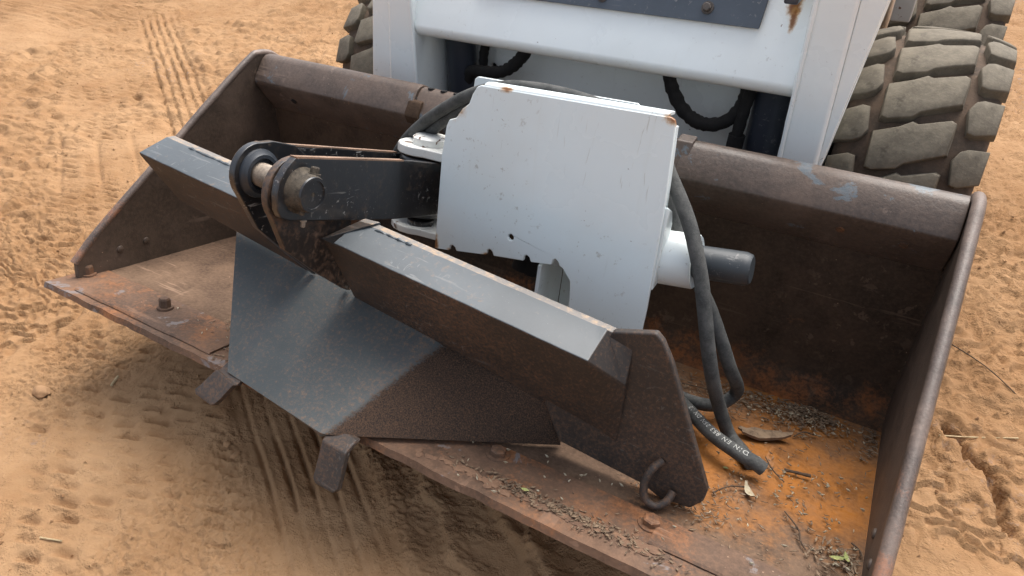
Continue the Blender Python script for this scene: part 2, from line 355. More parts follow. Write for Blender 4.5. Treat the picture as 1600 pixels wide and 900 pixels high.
def ground_h(x, y):
    near = 1 - sst(6, 14, np.hypot(x, y))
    h = .022 * fbm(x, y, 1.1, 3, 3) + .005 * fbm(x, y, .16, 9, 4, .55) + .0016 * fbm(x, y, .045, 21, 3, .6)
    wx = x + .008 * fbm(x, y, .35, 40, 2); wy = y + .008 * fbm(x, y, .35, 41, 2)
    s = (wx + 2.2) * .81 - (wy - .55) * .586; u = (wx + 2.2) * .586 + (wy - .55) * .81 - .055 * s - .02
    # smooth ribbed tyre track
    ws = np.clip(.80 + .9 * fbm(s, u * .2, .45, 58, 2), .15, 1)
    ph = (u / .041) % 1.0
    gro = np.exp(-((ph - .5) / .11) ** 2) + .55 * (np.where(ph < .5, ph + .5, ph - .5) - .5) - .25 * np.exp(-((ph - .72) / .09) ** 2)
    mk = win(u, -.095, .135, .012)
    h = h * (1 - .45 * win(u, -.14, .17, .05)) - mk * (.009 + .024 * gro * ws * (.75 + .5 * fbm(x, y, .05, 59, 2)))
    h += .010 * np.exp(-((u - .16) / .02) ** 2) * (.5 + .5 * fbm(x, y, .2, 77, 2))
    # lugged track beside it: rows of small chevron dents
    for c0, c1, sp, pitch, dep, wdt in ((-.55, -.12, .066, .046, .013, .62), (-1.15, -.80, .075, .055, .014, .75)):
        cu_ = np.floor((u - c0) / sp); du = (u - c0) / sp - cu_ - .5
        ss = s / pitch + .5 * (cu_ % 2) + .06 * fbm(s, u, .4, 61, 2); ds = ss - np.floor(ss) - .5
        rnd = hsh(np.floor(ss), cu_, 5); rn2 = hsh(np.floor(ss), cu_, 6)
        du, ds = du * sp + (rn2 - .5) * .009, (ds + .14 * (hsh(np.floor(ss), cu_, 8) - .5)) * pitch
        a = du * .80 + ds * .60; b = -du * .60 + ds * .80; a = a * .55
        prof_ = np.where(b > 0, np.exp(-(b / (.0075 * wdt)) ** 2), np.exp(-(b / (.022 * wdt)) ** 2))      # steep on one side, shallow on the other
        dent = prof_ * np.exp(-(a / (.022 * wdt)) ** 4) - .35 * np.exp(-((b - .014 * wdt) / (.008 * wdt)) ** 2 - (a / (.022 * wdt)) ** 2)
        h -= dep * dent * win(u, c0, c1, .02) * (.30 + .85 * rnd) * np.clip(.62 + 1.6 * fbm(x, y, .28, 66, 4, .6), .0, 1.3)
        rib_ = np.exp(-(((u - c0) / (sp * 2) % 1 - .5) / .07) ** 2)
        h -= .008 * rib_ * win(u, c0, c1, .02) * np.clip(.3 + 1.2 * fbm(s, u * .3, .5, 67, 2), 0, 1)
    # stepped, broken ridges in front of the bucket
    for k, (uu, wd, dp) in enumerate(((.235, .012, .014), (.33, .010, .020), (.375, .012, .020), (.50, .02, .014), (.60, .012, .018), (.72, .016, .018))):
        st = uu + .012 * np.round(2 * vn(s / .05, 0 * s + k * 3.7, 80 + k)) / 2 + .012 * fbm(s, 0 * s + k, .2, 90 + k, 2)
        h += dp * (sst(st - wd, st, u) * (1 - sst(st, st + .05, u))) * win(s, 1.6, 3.3, .2)
    # wide-spaced stripes of another tyre at far left, across the first
    a2 = (wx + 2.4) * .12 - (wy - 0.0) * .99; b2 = (wx + 2.4) * .99 + (wy) * .12
    h -= .022 * np.exp(-(((a2 / .052) % 1 - .5) / .16) ** 2) * win(a2, -.32, .22, .03) * win(b2, -1.4, .32, .08) * np.clip(.5 + fbm(x, y, .4, 31, 2), 0, 1)
    # cracked crust: terraces that break off in flakes
    for sz, seed, am, lo in ((.34, 101, .020, .05), (.13, 131, .011, .0)):
        q = fbm(x, y, sz, seed, 5, .6); e = q * 3.0; st = np.floor(e) + sst(.80, .97, e - np.floor(e))
        mask = sst(lo, lo + .25, fbm(x, y, .8, seed + 7, 2)) * (1 - mk) * (1 - .5 * win(u, .17, .9, .1))
        h += am * (st - e) * mask
    # rough churned strip at far left
    ch = sst(.05, .4, fbm(x, y, 1.3, 140, 2) + .55 * win(u, -1.0, -.5, .15)) * sst(-.4, .3, -x - 1.6)
    h += ch * (.022 * np.abs(fbm(x, y, .12, 150, 4, .6)) - .006)
    # wheel ruts far behind and the cracked dent right of the bucket
    ck = [(.995, .125), (1.03, .075), (1.045, .035), (1.075, .018), (1.095, -.035), (1.135, -.12)]
    jx = x + .010 * fbm(x, y, .04, 171, 2); jy = y + .010 * fbm(x, y, .04, 172, 2); dm = np.full_like(x, 9.)
    for (ax_, ay_), (bx_, by_) in zip(ck[:-1], ck[1:]):
        dx, dy = bx_ - ax_, by_ - ay_; t = np.clip(((jx - ax_) * dx + (jy - ay_) * dy) / (dx * dx + dy * dy), 0, 1)
        dm = np.minimum(dm, np.hypot(jx - ax_ - t * dx, jy - ay_ - t * dy))
    h += -.045 * np.exp(-(dm / .008) ** 2) + .010 * np.exp(-((dm - .03) / .028) ** 2) * (.4 + fbm(x, y, .05, 173, 2))
    return h * near - .004
def axis(segs):
    out = [segs[0][0]]
    for a, b, d0, d1 in segs:
        x = a
        while x < b - 1e-9:
            t = (x - a) / (b - a); x += d0 + (d1 - d0) * t; out.append(min(x, b))
    return np.array(sorted(set(out)))
def build_ground():
    xs = axis([(-600, -60, 80, 40), (-60, -9, 9, .5), (-9, -3.6, .5, .022), (-3.6, -1.5, .016, .0055), (-1.5, -1.15, .0050, .0040), (-1.15, .10, .0038, .0038), (.10, .35, .006, .006), (.35, .85, .012, .012), (.85, 1.35, .007, .007), (1.35, 4, .02, .3), (4, 60, .3, 9), (60, 600, 40, 80)])
    ys = axis([(-600, -60, 80, 40), (-60, -4, 9, .4), (-4, -1.3, .3, .008), (-1.3, -.45, .0038, .0038), (-.45, .1, .0050, .0050), (.1, 1.6, .006, .012), (1.6, 4, .014, .04), (4, 9, .05, .5), (9, 60, .5, 9), (60, 600, 40, 80)])
    X, Y = np.meshgrid(xs, ys); Z = ground_h(X, Y); nx, ny = len(xs), len(ys)
    co = np.stack([X, Y, Z], -1).reshape(-1, 3).astype(np.float32)
    i = np.arange(nx * ny).reshape(ny, nx); q = np.stack([i[:-1, :-1], i[:-1, 1:], i[1:, 1:], i[1:, :-1]], -1).reshape(-1)
    me = bpy.data.meshes.new('ground'); nf = len(q) // 4
    me.vertices.add(len(co)); me.vertices.foreach_set('co', co.ravel())
    me.loops.add(len(q)); me.loops.foreach_set('vertex_index', q.astype(np.int32))
    me.polygons.add(nf); me.polygons.foreach_set('loop_start', (np.arange(nf) * 4).astype(np.int32)); me.polygons.foreach_set('loop_total', np.full(nf, 4, np.int32))
    me.polygons.foreach_set('use_smooth', np.ones(nf, bool)); me.update(calc_edges=True); me.validate()
    me.materials.append(M['sand']); o = link(bpy.data.objects.new('ground', me)); o['kind'] = 'structure'
    return o
build_ground()
def gz(x, y): return float(ground_h(np.array([x]), np.array([y]))[0])

# ------------------------------------------------------------------ bucket
TILT = R(-15)
BW = 1.75
def bk(p): return Vector((p[0] - BW / 2, p[1] - .77, p[2]))
def bks(L): return [bk(p) for p in L]
bucket = thing('loader_bucket', 'wide rusty steel loader bucket with an orange rusted floor', 'bucket', (0, 0, .05), (TILT, 0, 0))
def sweep_x(prof, x0, x1, name, mat, parent, bevel=0., smooth=40):
    return mesh_obj(name, *hull_prism(bks([(x0, y, z) for y, z in prof]), bks([(x1, y, z) for y, z in prof])), mat, parent, bevel=bevel, smooth=smooth)
# floor and back wall, one bent plate each; inner face first, outer face back
fl = [(.10, 0), (.62, 0), (.668, .003), (.668, -.012), (.10, -.012)]
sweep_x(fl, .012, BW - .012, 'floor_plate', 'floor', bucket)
cur = [(.6685 + .066 * math.sin(a), .069 - .066 * math.cos(a)) for a in [R(d) for d in range(0, 78, 7)]]
inner = cur + [(.7285, .10), (.700, .235), (.672, .365)]
outer = [(y + .012, z - .004) for y, z in inner[::-1]]
outer[-1] = (.6685, -.010)
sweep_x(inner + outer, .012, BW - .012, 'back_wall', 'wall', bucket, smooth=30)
def lip_prof(d=0., dz=0.):
    return [(.690, .360), (.672, .357), (.640 + d, .388 + dz), (.606 + d, .425 + dz), (.600 + d, .437 + dz), (.603 + d, .449 + dz), (.628 + d, .494 + dz), (.640 + d, .504 + dz), (.656, .507 + dz), (.676, .502 + dz), (.690, .480)]
sweep_x(lip_prof(), .014, .548, 'top_lip', 'lip', bucket, bevel=.003)
sweep_x(lip_prof(), 1.222, BW - .014, 'top_lip', 'lip', bucket, bevel=.003)
cl = sweep_x(lip_prof(.005, -.004), .5485, 1.2215, 'top_lip', 'lip', bucket, bevel=.003)
for x in (.575, .612, .650): mesh_obj('bolt_hole', *lathe([(0, .0085), (.004, .0085)], bk((x, .650, .4995)), (0, -.02, 1), 16), 'hoseblack', cl)
sweep_x([(.6125, .470), (.5985, .442), (.5985, .434), (.612, .416), (.622, .420), (.612, .440), (.622, .474)], .535, .575, 'weld_patch', 'wall', bucket, bevel=.002)
mesh_obj('lip_stop', *prism(bks([(1.205, .60, .43), (1.205, .63, .505), (1.205, .66, .515), (1.205, .66, .42)]), (.035, 0, 0)), 'lip', bucket, bevel=.003)
for x, z in ((.133, .398), (1.55, .404), (1.66, .402)):
    mesh_obj('bolt_hole', *lathe([(0, .008), (.002, .008)], bk((x, .6405 + (z - .388) * -.92 - .001, z)), (0, -.74, -.67), 14), 'hoseblack' if x < 1 else 'edge', bucket)
# side plates with a rounded worn rim along the raking front edge
sidep = [(.062, -.006), (.062, .050), (.600, .500), (.655, .508), (.696, .495), (.752, .10), (.735, .03), (.69, -.010)]
for x0, x1 in ((-.004, .012), (BW - .012, BW + .004)):
    sp = mesh_obj('side_plate', *prism(bks([(x0, y, z) for y, z in sidep]), (x1 - x0, 0, 0)), 'side', bucket, bevel=.003)
    xm = (x0 + x1) / 2
    path = catmull(bks([(xm, .060, .040), (xm, .13, .1085), (xm, .30, .251), (xm, .48, .402), (xm, .595, .493), (xm, .625, .506), (xm, .662, .506), (xm, .695, .492)]), 6)
    mesh_obj('rim', *tube(path, .0095 if x0 < 0 else .0112, 12, .03), 'rim', sp)
    mesh_obj('rivet', *lathe([(0, .009), (.003, .008), (.005, .004)], bk((.012 if x0 < 0 else BW - .012, .17, .05)), (1 if x0 < 0 else -1, 0, 0), 12), 'side', sp)
    mesh_obj('rivet', *lathe([(0, .009), (.003, .008), (.005, .004)], bk((.012 if x0 < 0 else BW - .012, .24, .055)), (1 if x0 < 0 else -1, 0, 0), 12), 'side', sp)
# cutting edge: worn, slightly wavy front
def wavy_plate(x0, x1, y0, y1, z0, z1, n, wob, mat, name, parent, seed):
    rnd = random.Random(seed); A, B = [], []
    xs = [x0 + (x1 - x0) * i / n for i in range(n + 1)]
    fr = [y0 + rnd.uniform(-wob, wob) for _ in xs]
    V, F = [], []
    for x, y in zip(xs, fr):
        V += bks([(x, y, z0 + .002), (x, y + .004, z1), (x, y1, z1), (x, y1, z0)])
    for i in range(n):
        for k in range(4):
            a, b = i * 4 + k, i * 4 + (k + 1) % 4; F.append([a, b, b + 4, a + 4])
    F.append([3, 2, 1, 0]); F.append([n * 4 + k for k in range(4)])
    return mesh_obj(name, V, F, mat, parent, smooth=30)
wavy_plate(-.022, BW + .022, .0, .135, -.012, .003, 60, .0022, 'edge', 'cutting_edge', bucket, 3)
wavy_plate(.065, .52, .020, .098, .0032, .008, 20, .0012, 'edge', 'wear_plate', bucket, 4)
wavy_plate(1.445, 1.735, .062, .125, .0032, .008, 14, .0015, 'edge', 'wear_plate', bucket, 5)
for x in (.006, .291, .577, .863, 1.152, 1.435, 1.715):
    hexbolt('bolt', bk((x, .088 + .02 * (x > 1), .003 if x < .02 or x > .6 else .008)), (0, 0, 1), .0125 if x < 1 else .015, .026 if x < 1 else .013, 'edge', bucket)
# rear stiffeners so the bucket is whole from behind
for x in (.35, .875, 1.40): mesh_obj('rear_rib', *prism(bks([(x - .006, .684, .45), (x - .006, .742, .10), (x - .006, .79, .12), (x - .006, .76, .44)]), (.012, 0, 0)), 'side', bucket, bevel=.002)

# ------------------------------------------------------------------ hitch attachment lying in the bucket
att = thing('hitch_attachment', 'black hitch plate hinged to a white hydraulic housing, lying inside the rusty bucket', 'attachment', (0, 0, .05), (TILT, 0, 0))
def lerp(a, b, t): return a + (b - a) * t
def bar_sec(x):
    zt = .378 - .0938 * (x - .259); zf = .353 - .0969 * (x - .262); zk = .236 - .144 * (x - .243)
    return [(x, .172, zt - .003), (x, .168, zt + .001), (x, .150, zt), (x, .085, zf), (x, .087, zf - .006), (x, .170, zk), (x, .180, zk + .01)]
def bar(x0, x1, n, name, inner_cut=0, taper=0.):
    rnd = random.Random(int(x0 * 100)); V, F = [], []
    for i in range(n + 1):
        t = i / n; x = lerp(x0, x1, t); sec = bar_sec(x)
        if i == 0 and inner_cut:   # the inner end is cut on the slant towards the ear
            sec = [(px + inner_cut * (.0 if k in (0, 1, 2) else -.0) + (.058 if k in (0, 1, 2) else 0), py, pz) for k, (px, py, pz) in enumerate(sec)]
        sec = [(px, py + rnd.uniform(-.0004, .0004) * (k in (2, 3)), pz + rnd.uniform(-.0004, .0004) * (k in (2, 3))) for k, (px, py, pz) in enumerate(sec)]
        V += bks(sec)
    m_ = 7
    if taper:
        e = bar_sec(x1 + taper); zt = e[2][2]
        V += bks([e[0], e[1], e[2], (e[3][0], .1450, zt - .075), (e[3][0], .1465, zt - .082), (e[5][0], .168, e[5][2]), e[6]]); n += 1
    for i in range(n):
        for k in range(m_):
            a, b = i * m_ + k, i * m_ + (k + 1) % m_; F.append([a, b, b + m_, a + m_])
    F.append(list(range(m_))[::-1]); F.append([n * m_ + k for k in range(m_)])
    o = mesh_obj(name, V, F, 'lipblack', att, smooth=25, bevel=.0022)
    o.data.materials.append(M['wing'])
    for p in o.data.polygons:
        if p.normal.z < .2: p.material_index = 1
    o.data.materials.append(M['tanedge'])
    for q in range(n): o.data.polygons[q * m_ + 1].material_index = 2
    if taper: o.data.polygons[(n - 1) * m_ + 2].material_index = 1
    return o
bar(.255, .640, 16, 'hook_bar'); bar(.765, 1.292, 24, 'hook_bar', 1, .048)
# weld seams running along the two bars
for x0, x1 in ((.33, .60), (.83, .91)):
    pth = [bk((x, .148, .378 - .0938 * (x - .259) - .002 + .001 * math.sin(x * 300))) for x in np.linspace(x0, x1, 30)]
    mesh_obj('weld_seam', *tube(pth, .0035, 8, .25), 'lipblack', att)
# end leg standing on the bucket floor
leg = [(1.235, .033), (1.200, .100), (1.21, .165), (1.303, .283), (1.369, .304), (1.382, .293), (1.402, .261), (1.449, .160), (1.496, .058), (1.494, .034), (1.477, .010), (1.428, .004), (1.39, .018)]
mesh_obj('end_leg', *prism(bks([(x, .175 - .1 * z, z) for x, z in leg]), (0, .016, .0016)), 'wing', att, bevel=.004)
# tongue: the folded plate reaching over the cutting edge
def patch(c00, c10, c11, c01, nu, nv, th, name, mat, seed=1, wob=.0, smooth=30):
    rnd = random.Random(seed); c = [Vector(q) for q in (c00, c10, c11, c01)]; V = []
    for j in range(nv + 1):
        for i in range(nu + 1):
            u, v = i / nu, j / nv
            p = (c[0] * (1 - u) + c[1] * u) * (1 - v) + (c[3] * (1 - u) + c[2] * u) * v
            V.append(bk(p + Vector((0, 0, rnd.uniform(-wob, wob)))))
    n0 = len(V); off = Vector(th); V += [p + off for p in V]; F = []; w = nu + 1
    for j in range(nv):
        for i in range(nu):
            a = j * w + i; F.append([a, a + 1, a + w + 1, a + w]); F.append([n0 + a, n0 + a + w, n0 + a + w + 1, n0 + a + 1])
    bd = [i for i in range(w)] + [j * w + nu for j in range(1, nv + 1)] + [nv * w + i for i in range(nu - 1, -1, -1)] + [j * w for j in range(nv - 1, 0, -1)]
    for k in range(len(bd)):
        a, b = bd[k], bd[(k + 1) % len(bd)]; F.append([a, n0 + a, n0 + b, b])
    return mesh_obj(name, V, F, mat, att, bevel=.003, smooth=smooth)
A_, D_, C_, B_ = (.426, .178, .205), (.988, .178, .142), (.893, -.047, .014), (.613, -.012, .014)
def folded_tongue():
    A, B, C, D = [Vector(q) for q in (A_, B_, C_, D_)]; E1, E2 = Vector((1.226, .174, .096)), Vector((1.232, .192, .012))
    cols = [(0, t) for t in np.linspace(0, .955, 13)] + [(1, t) for t in (.0, .25, .5, .75, 1.)] + [(2, t) for t in np.linspace(.055, 1, 13)]
    nv = 12; V = []; dirt = []
    for part, t in cols:
        for j in range(nv + 1):
            v = j / nv
            gap = Vector((0, 0, -.010 * max(0, v - .9) * 10))
            e0 = B.lerp(A, v); e1 = C.lerp(D, v); e2 = E2.lerp(E1, v)
            pa = e0.lerp(e1, .955); pb = (e1 + gap).lerp(e2, .055)
            if part == 0: p = e0.lerp(e1, t)
            elif part == 2: p = (e1 + gap * (1 - t)).lerp(e2, t)
            else: p = (pa * (1 - t) ** 2 + (e1 + gap * t) * 2 * t * (1 - t) + pb * t * t)
            V.append(bk(p)); dirt.append(0. if part == 0 else (1. if part == 2 else t))
    n0 = len(V); w = nv + 1; F = []
    nc = len(cols)
    for i in range(nc - 1):
        for j in range(nv):
            a = i * w + j; F.append([a, a + w, a + w + 1, a + 1])
    o = mesh_obj('folded_tongue', V, F, 'tongue', att, smooth=0, recalc=False)
    o.data.polygons.foreach_set('use_smooth', [True] * len(F))
    at = o.data.attributes.new('dirt', 'FLOAT', 'POINT'); at.data.foreach_set('value', dirt)
    so_ = o.modifiers.new('thickness', 'SOLIDIFY'); so_.thickness = .012; so_.offset = -1
    es_ = o.modifiers.new('crisp', 'EDGE_SPLIT'); es_.split_angle = R(50)
    return o
folded_tongue()
# bent tabs at the tip of the tongue
def tab(a, b, c, d, th, name='tab'):
    a, b, c, d = [Vector(q) for q in (a, b, c, d)]; th = Vector(th)
    rows = []
    for t, k in ((-.22, .0), (0, .0), (.12, .006), (.35, .004), (.7, 0), (.93, 0), (1, -.004)):
        up = Vector((0, .0, k)); ins = .004 if t == 1 else 0
        l = a.lerp(d, t) + up; r = b.lerp(c, t) + up
        if t < 0: l = a + Vector((0, .025, .010)); r = b + Vector((0, .025, .010))
        dv = (r - l).normalized() * ins * 2; rows.append((l + dv, r - dv))
    V, F = [], []
    for l, r in rows: V += [bk(l), bk(r), bk(r + th), bk(l + th)]
    for i in range(len(rows) - 1):
        for k in range(4):
            p, q = i * 4 + k, i * 4 + (k + 1) % 4; F.append([p, q, q + 4, p + 4])
    F.append([3, 2, 1, 0]); n = (len(rows) - 1) * 4; F.append([n, n + 1, n + 2, n + 3])
    return mesh_obj(name, V, F, 'wing', att, bevel=.003)
tab((.587, -.010, .008), (.655, -.028, .008), (.625, -.058, -.034), (.566, -.056, -.026), (0, .010, -.006))
tab((.893, -.048, .008), (.948, -.050, .006), (.953, -.080, -.060), (.897, -.079, -.060), (.002, .012, -.003))
# ears that carry the hinge pin
def arc(cy, cz, r, a0, a1, n): return [(cy + r * math.cos(R(lerp(a0, a1, i / n))), cz + r * math.sin(R(lerp(a0, a1, i / n)))) for i in range(n + 1)]
PY, PZ = .036, .408
ear = arc(PY, PZ, .053, 80, 215, 12) + [(.030, .308), (.105, .236), (.172, .176), (.172, .405), (.12, .446), (.07, .4595)]
ear2 = arc(PY - .006, PZ - .012, .060, 80, 215, 12) + [(.008, .298), (.080, .236), (.160, .176), (.172, .170), (.172, .335), (.12, .385), (.075, .43)]
mesh_obj('hinge_ear', *prism(bks([(.648, y, z) for y, z in ear]), (.014, 0, 0)), 'black', att, bevel=.002)
mesh_obj('hinge_ear', *prism(bks([(.738, y, z) for y, z in ear2]), (.014, 0, 0)), 'earbrown', att, bevel=.002)
# link arms from the pin back to the swivel hub
armr = [(-.026, .406), (-.020, .428), (-.004, .447), (.016, .461), (.33, .410), (.43, .390), (.47, .372), (.47, .268), (.42, .276), (.246, .304), (.0, .357), (-.018, .366), (-.025, .380)]
mesh_obj('link_arm', *prism(bks([(.756, y, z) for y, z in armr]), (.014, 0, 0)), 'black', att, bevel=.0025)
arml = arc(PY + .010, PZ - .006, .046, 95, 250, 10) + [(.10, .345), (.30, .300), (.47, .27), (.47, .380), (.215, .427)]
mesh_obj('link_arm', *prism(bks([(.630, y, z) for y, z in arml]), (.014, 0, 0)), 'black', att, bevel=.0025)
# bright worn top edges of the arms
for x, a, b in ((.763, (.016, .4615), (.30, .4152)), (.637, (.055, .4548), (.44, .3869))):
    mesh_obj('worn_edge', *prism(bks([(x - .0065, a[0], a[1] - .002), (x + .0065, a[0], a[1] - .002), (x + .0065, a[0], a[1] + .0012), (x - .0065, a[0], a[1] + .0012)]), bk((0, b[0], b[1])) - bk((0, a[0], a[1]))), 'rusttip', att)
pin = mesh_obj('hinge_pin', *cyl(bk((.645, PY, PZ)), bk((.794, PY - .011, PZ - .002)), .021, 28), 'worn', att, bevel=.002)
mesh_obj('bushing', *lathe([(0, .043), (.004, .042), (.007, .037), (.010, .034), (.0105, .028), (.004, .0275), (.004, .022)], bk((.662, PY, PZ)), (1, 0, 0), 36), 'bushing', att)
boss = mesh_obj('pin_boss', *lathe([(0, .040), (.004, .035), (.010, .0322), (.024, .0312), (.027, .029)], bk((.770, PY - .009, PZ - .004)), (1, -.03, -.01), 36), 'dusty', att)
mesh_obj('pin_head', *lathe([(0, .030), (.003, .029), (.0032, .024), (.0005, .0235), (.0008, .004), (-.001, .0035), (-.001, .001)], bk((.7965, PY - .0100, PZ - .0043)), (1, -.03, -.01), 36), 'black', boss)
hexbolt('lock_bolt', bk((.784, PY + .006, PZ + .024)), (.0, .25, 1), .0075, .013, 'dusty', boss)
hexbolt('lock_nut', bk((.784, PY - .020, PZ - .028)), (0, -.25, -1), .005, .012, 'dusty', boss)
hexbolt('grease_nipple', bk((.771, .030, .352)), (0, -.1, -1), .004, .012, 'worn', att)
# swivel hub
HX, HY = .700, .468
mesh_obj('swivel_hub', *lathe([(0, .052), (.006, .056), (.125, .056), (.131, .052)], bk((HX, HY, .258)), (0, 0, 1), 40), 'black', att)
mesh_obj('swivel_pin', *lathe([(0, .030), (.012, .030), (.014, .026)], bk((HX + .012, HY - .02, .236)), (0, 0, 1), 28), 'black', att)
# white housing
hou = [(.891, .574), (.899, .578), (1.266, .5865), (1.274, .583), (1.277, .575), (1.287, .429), (1.292, .25), (1.289, .06), (1.143, .06), (1.140, .220), (1.136, .253), (1.116, .275), (1.110, .2765), (1.106, .284), (1.100, .288), (1.095, .285), (1.093, .275), (1.048, .268), (1.044, .276), (1.038, .279), (1.033, .275), (1.032, .265), (.965, .256), (.961, .264), (.955, .268), (.949, .264), (.948, .254), (.876, .242), (.872, .249), (.866, .252), (.860, .248), (.859, .2385), (.822, .233), (.823, .434), (.829, .490), (.835, .503), (.850, .509), (.862, .528), (.876, .540), (.882, .558)]
hole = [(.999 + .0062 * math.cos(a), .305 + .0062 * math.sin(a)) for a in [2 * math.pi * k / 16 for k in range(16)]]
def loc_xz(L): return [(x - BW / 2, z) for x, z in L]
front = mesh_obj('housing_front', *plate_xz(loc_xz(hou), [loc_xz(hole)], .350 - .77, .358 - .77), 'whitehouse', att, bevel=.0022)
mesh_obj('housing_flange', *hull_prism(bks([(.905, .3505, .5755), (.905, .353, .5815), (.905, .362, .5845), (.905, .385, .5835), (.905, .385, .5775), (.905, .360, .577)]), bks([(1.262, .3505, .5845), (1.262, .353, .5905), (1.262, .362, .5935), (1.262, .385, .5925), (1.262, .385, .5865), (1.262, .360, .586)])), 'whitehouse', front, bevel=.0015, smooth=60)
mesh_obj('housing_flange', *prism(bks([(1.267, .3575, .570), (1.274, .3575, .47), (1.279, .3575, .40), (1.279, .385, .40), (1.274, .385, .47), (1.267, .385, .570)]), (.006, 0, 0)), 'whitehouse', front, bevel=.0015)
rear = [(.809, .570), (.816, .576), (1.165, .582), (1.172, .574), (1.19, .06), (1.068, .06), (1.068, .36), (.80, .36), (.80, .45)]
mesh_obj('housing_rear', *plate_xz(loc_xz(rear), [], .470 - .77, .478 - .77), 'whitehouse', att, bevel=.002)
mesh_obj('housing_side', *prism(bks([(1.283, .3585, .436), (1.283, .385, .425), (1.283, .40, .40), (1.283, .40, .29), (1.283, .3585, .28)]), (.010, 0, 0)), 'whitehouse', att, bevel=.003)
mesh_obj('housing_base', *box(*[a - b for a, b in zip((1.05, 1.29, .36, .47), (BW / 2, BW / 2, .77, .77))], .045, .058), 'whitedirty', att, bevel=.002)
for x in (1.08, 1.25): mesh_obj('housing_foot', *box(x - BW / 2 - .02, x - BW / 2 + .02, .36 - .77, .47 - .77, .004, .0445), 'whitedirty', att, bevel=.002)
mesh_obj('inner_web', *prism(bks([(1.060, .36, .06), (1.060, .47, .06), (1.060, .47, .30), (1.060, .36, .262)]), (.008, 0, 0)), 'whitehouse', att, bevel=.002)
# clevis plates round the swivel hub
def round_plate(z, th, name, mat, r=.062):
    pts = [(.832, .505), (.832, .418)] + [(HX + r * math.cos(R(a)), HY + r * math.sin(R(a))) for a in range(300, 59, -20)]
    return mesh_obj(name, *prism(bks([(x, y, z) for x, y in pts]), (0, 0, th)), mat, att, bevel=.003)
ct = round_plate(.396, .020, 'clevis_plate', 'whitedirty')
mesh_obj('clevis_cap', *lathe([(0, .040), (.014, .040), (.018, .035)], bk((HX + .012, HY, .4165)), (0, 0, 1), 32), 'whitedirty', ct)
round_plate(.222, .016, 'clevis_plate', 'whitedirty', .068)
# hydraulic cylinder through the housing
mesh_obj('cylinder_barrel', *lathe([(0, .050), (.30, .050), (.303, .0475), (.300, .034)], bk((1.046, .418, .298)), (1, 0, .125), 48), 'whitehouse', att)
mesh_obj('cylinder_rod', *lathe([(0, .030), (.105, .030), (.115, .027), (.118, .024)], bk((1.325, .418, .334)), (1, 0, .125), 40), 'rod', att)
# hoses
h1 = [(.665, .500, .262), (.600, .530, .262), (.540, .545, .290), (.601, .51, .384), (.677, .48, .452), (.762, .45, .508), (.845, .425, .551), (.929, .415, .576), (1.027, .41, .582), (1.12, .41, .573), (1.190, .415, .552), (1.238, .415, .521), (1.27, .405, .48), (1.299, .39, .449), (1.327, .375, .415), (1.353, .36, .374), (1.375, .355, .325), (1.394, .352, .271), (1.412, .352, .215), (1.432, .364, .150), (1.452, .405, .075), (1.480, .421, .018), (1.510, .392, .0140), (1.535, .360, .0140)]
h2 = [(1.150, .445, .540), (1.208, .445, .495), (1.247, .452, .449), (1.272, .462, .399), (1.303, .462, .344), (1.343, .455, .293), (1.383, .444, .247), (1.417, .44, .195), (1.446, .455, .135), (1.462, .500, .080), (1.456, .510, .050), (1.435, .475, .040), (1.397, .462, .036), (1.349, .486, .026), (1.294, .551, .015)]
h3 = [(1.260, .560, .013), (1.320, .500, .020), (1.372, .452, .031), (1.453, .368, .040), (1.509, .339, .040), (1.540, .338, .034), (1.558, .340, .026)]
h4 = [(.670, .490, .290), (.615, .535, .272), (.568, .552, .300), (.632, .52, .378), (.704, .49, .448), (.787, .46, .503), (.87, .44, .548), (.98, .44, .565), (1.08, .445, .562), (1.150, .445, .540)]
hb3 = None
for nm, h in (('hydraulic_hose', h1), ('hydraulic_hose', h2), ('hydraulic_hose', h3), ('hydraulic_hose', h4)):
    o = mesh_obj(nm, *tube(catmull(bks(h), 12), .0130, 18), 'hose', att, smooth=60)
    if h is h3: hb3 = o
mesh_obj('hose_fitting', *merge(cyl(bk((.99, .425, .215)), bk((1.01, .43, .30)), .019, 20), cyl(bk((1.012, .43, .21)), bk((1.030, .43, .30)), .017, 20)), 'hoseblack', att)
# printed lettering that runs along the third hose
def hose_text(txt, path, s0, size, parent, rad):
    cu_d = bpy.data.curves.new('hose_print', 'FONT'); cu_d.body = txt; cu_d.size = size; cu_d.space_character = 1.25
    to = bpy.data.objects.new('hose_print', cu_d); COL.objects.link(to)
    dg = bpy.context.evaluated_depsgraph_get(); me = to.evaluated_get(dg).to_mesh()
    V = [v.co.copy() for v in me.vertices]; F = [list(p.vertices) for p in me.polygons]
    to.evaluated_get(dg).to_mesh_clear(); bpy.data.objects.remove(to); bpy.data.curves.remove(cu_d)
    P = [Vector(p) for p in path]; L = [0]
    for i in range(1, len(P)): L.append(L[-1] + (P[i] - P[i - 1]).length)
    out = []
    for v in V:
        s = min(max(s0 - v.x, 0), L[-1] - 1e-6); i = max(k for k in range(len(L) - 1) if L[k] <= s)
        t = (s - L[i]) / (L[i + 1] - L[i]); p = P[i].lerp(P[i + 1], t); tg = (P[i + 1] - P[i]).normalized()
        up = (Vector((0, -.40, .92)) - tg * tg.dot(Vector((0, -.40, .92)))).normalized(); sd_ = tg.cross(up)
        a = (v.y - size * .35) / rad
        out.append(p + (up * math.cos(a) + sd_ * math.sin(a)) * (rad + .0004))
    return mesh_obj('hose_print', out, F, 'print', parent, smooth=0, recalc=False)
hose_text('DIN EN 853 2SN DN 12', catmull(bks(h3), 12), .355, .0125, hb3, .0130)
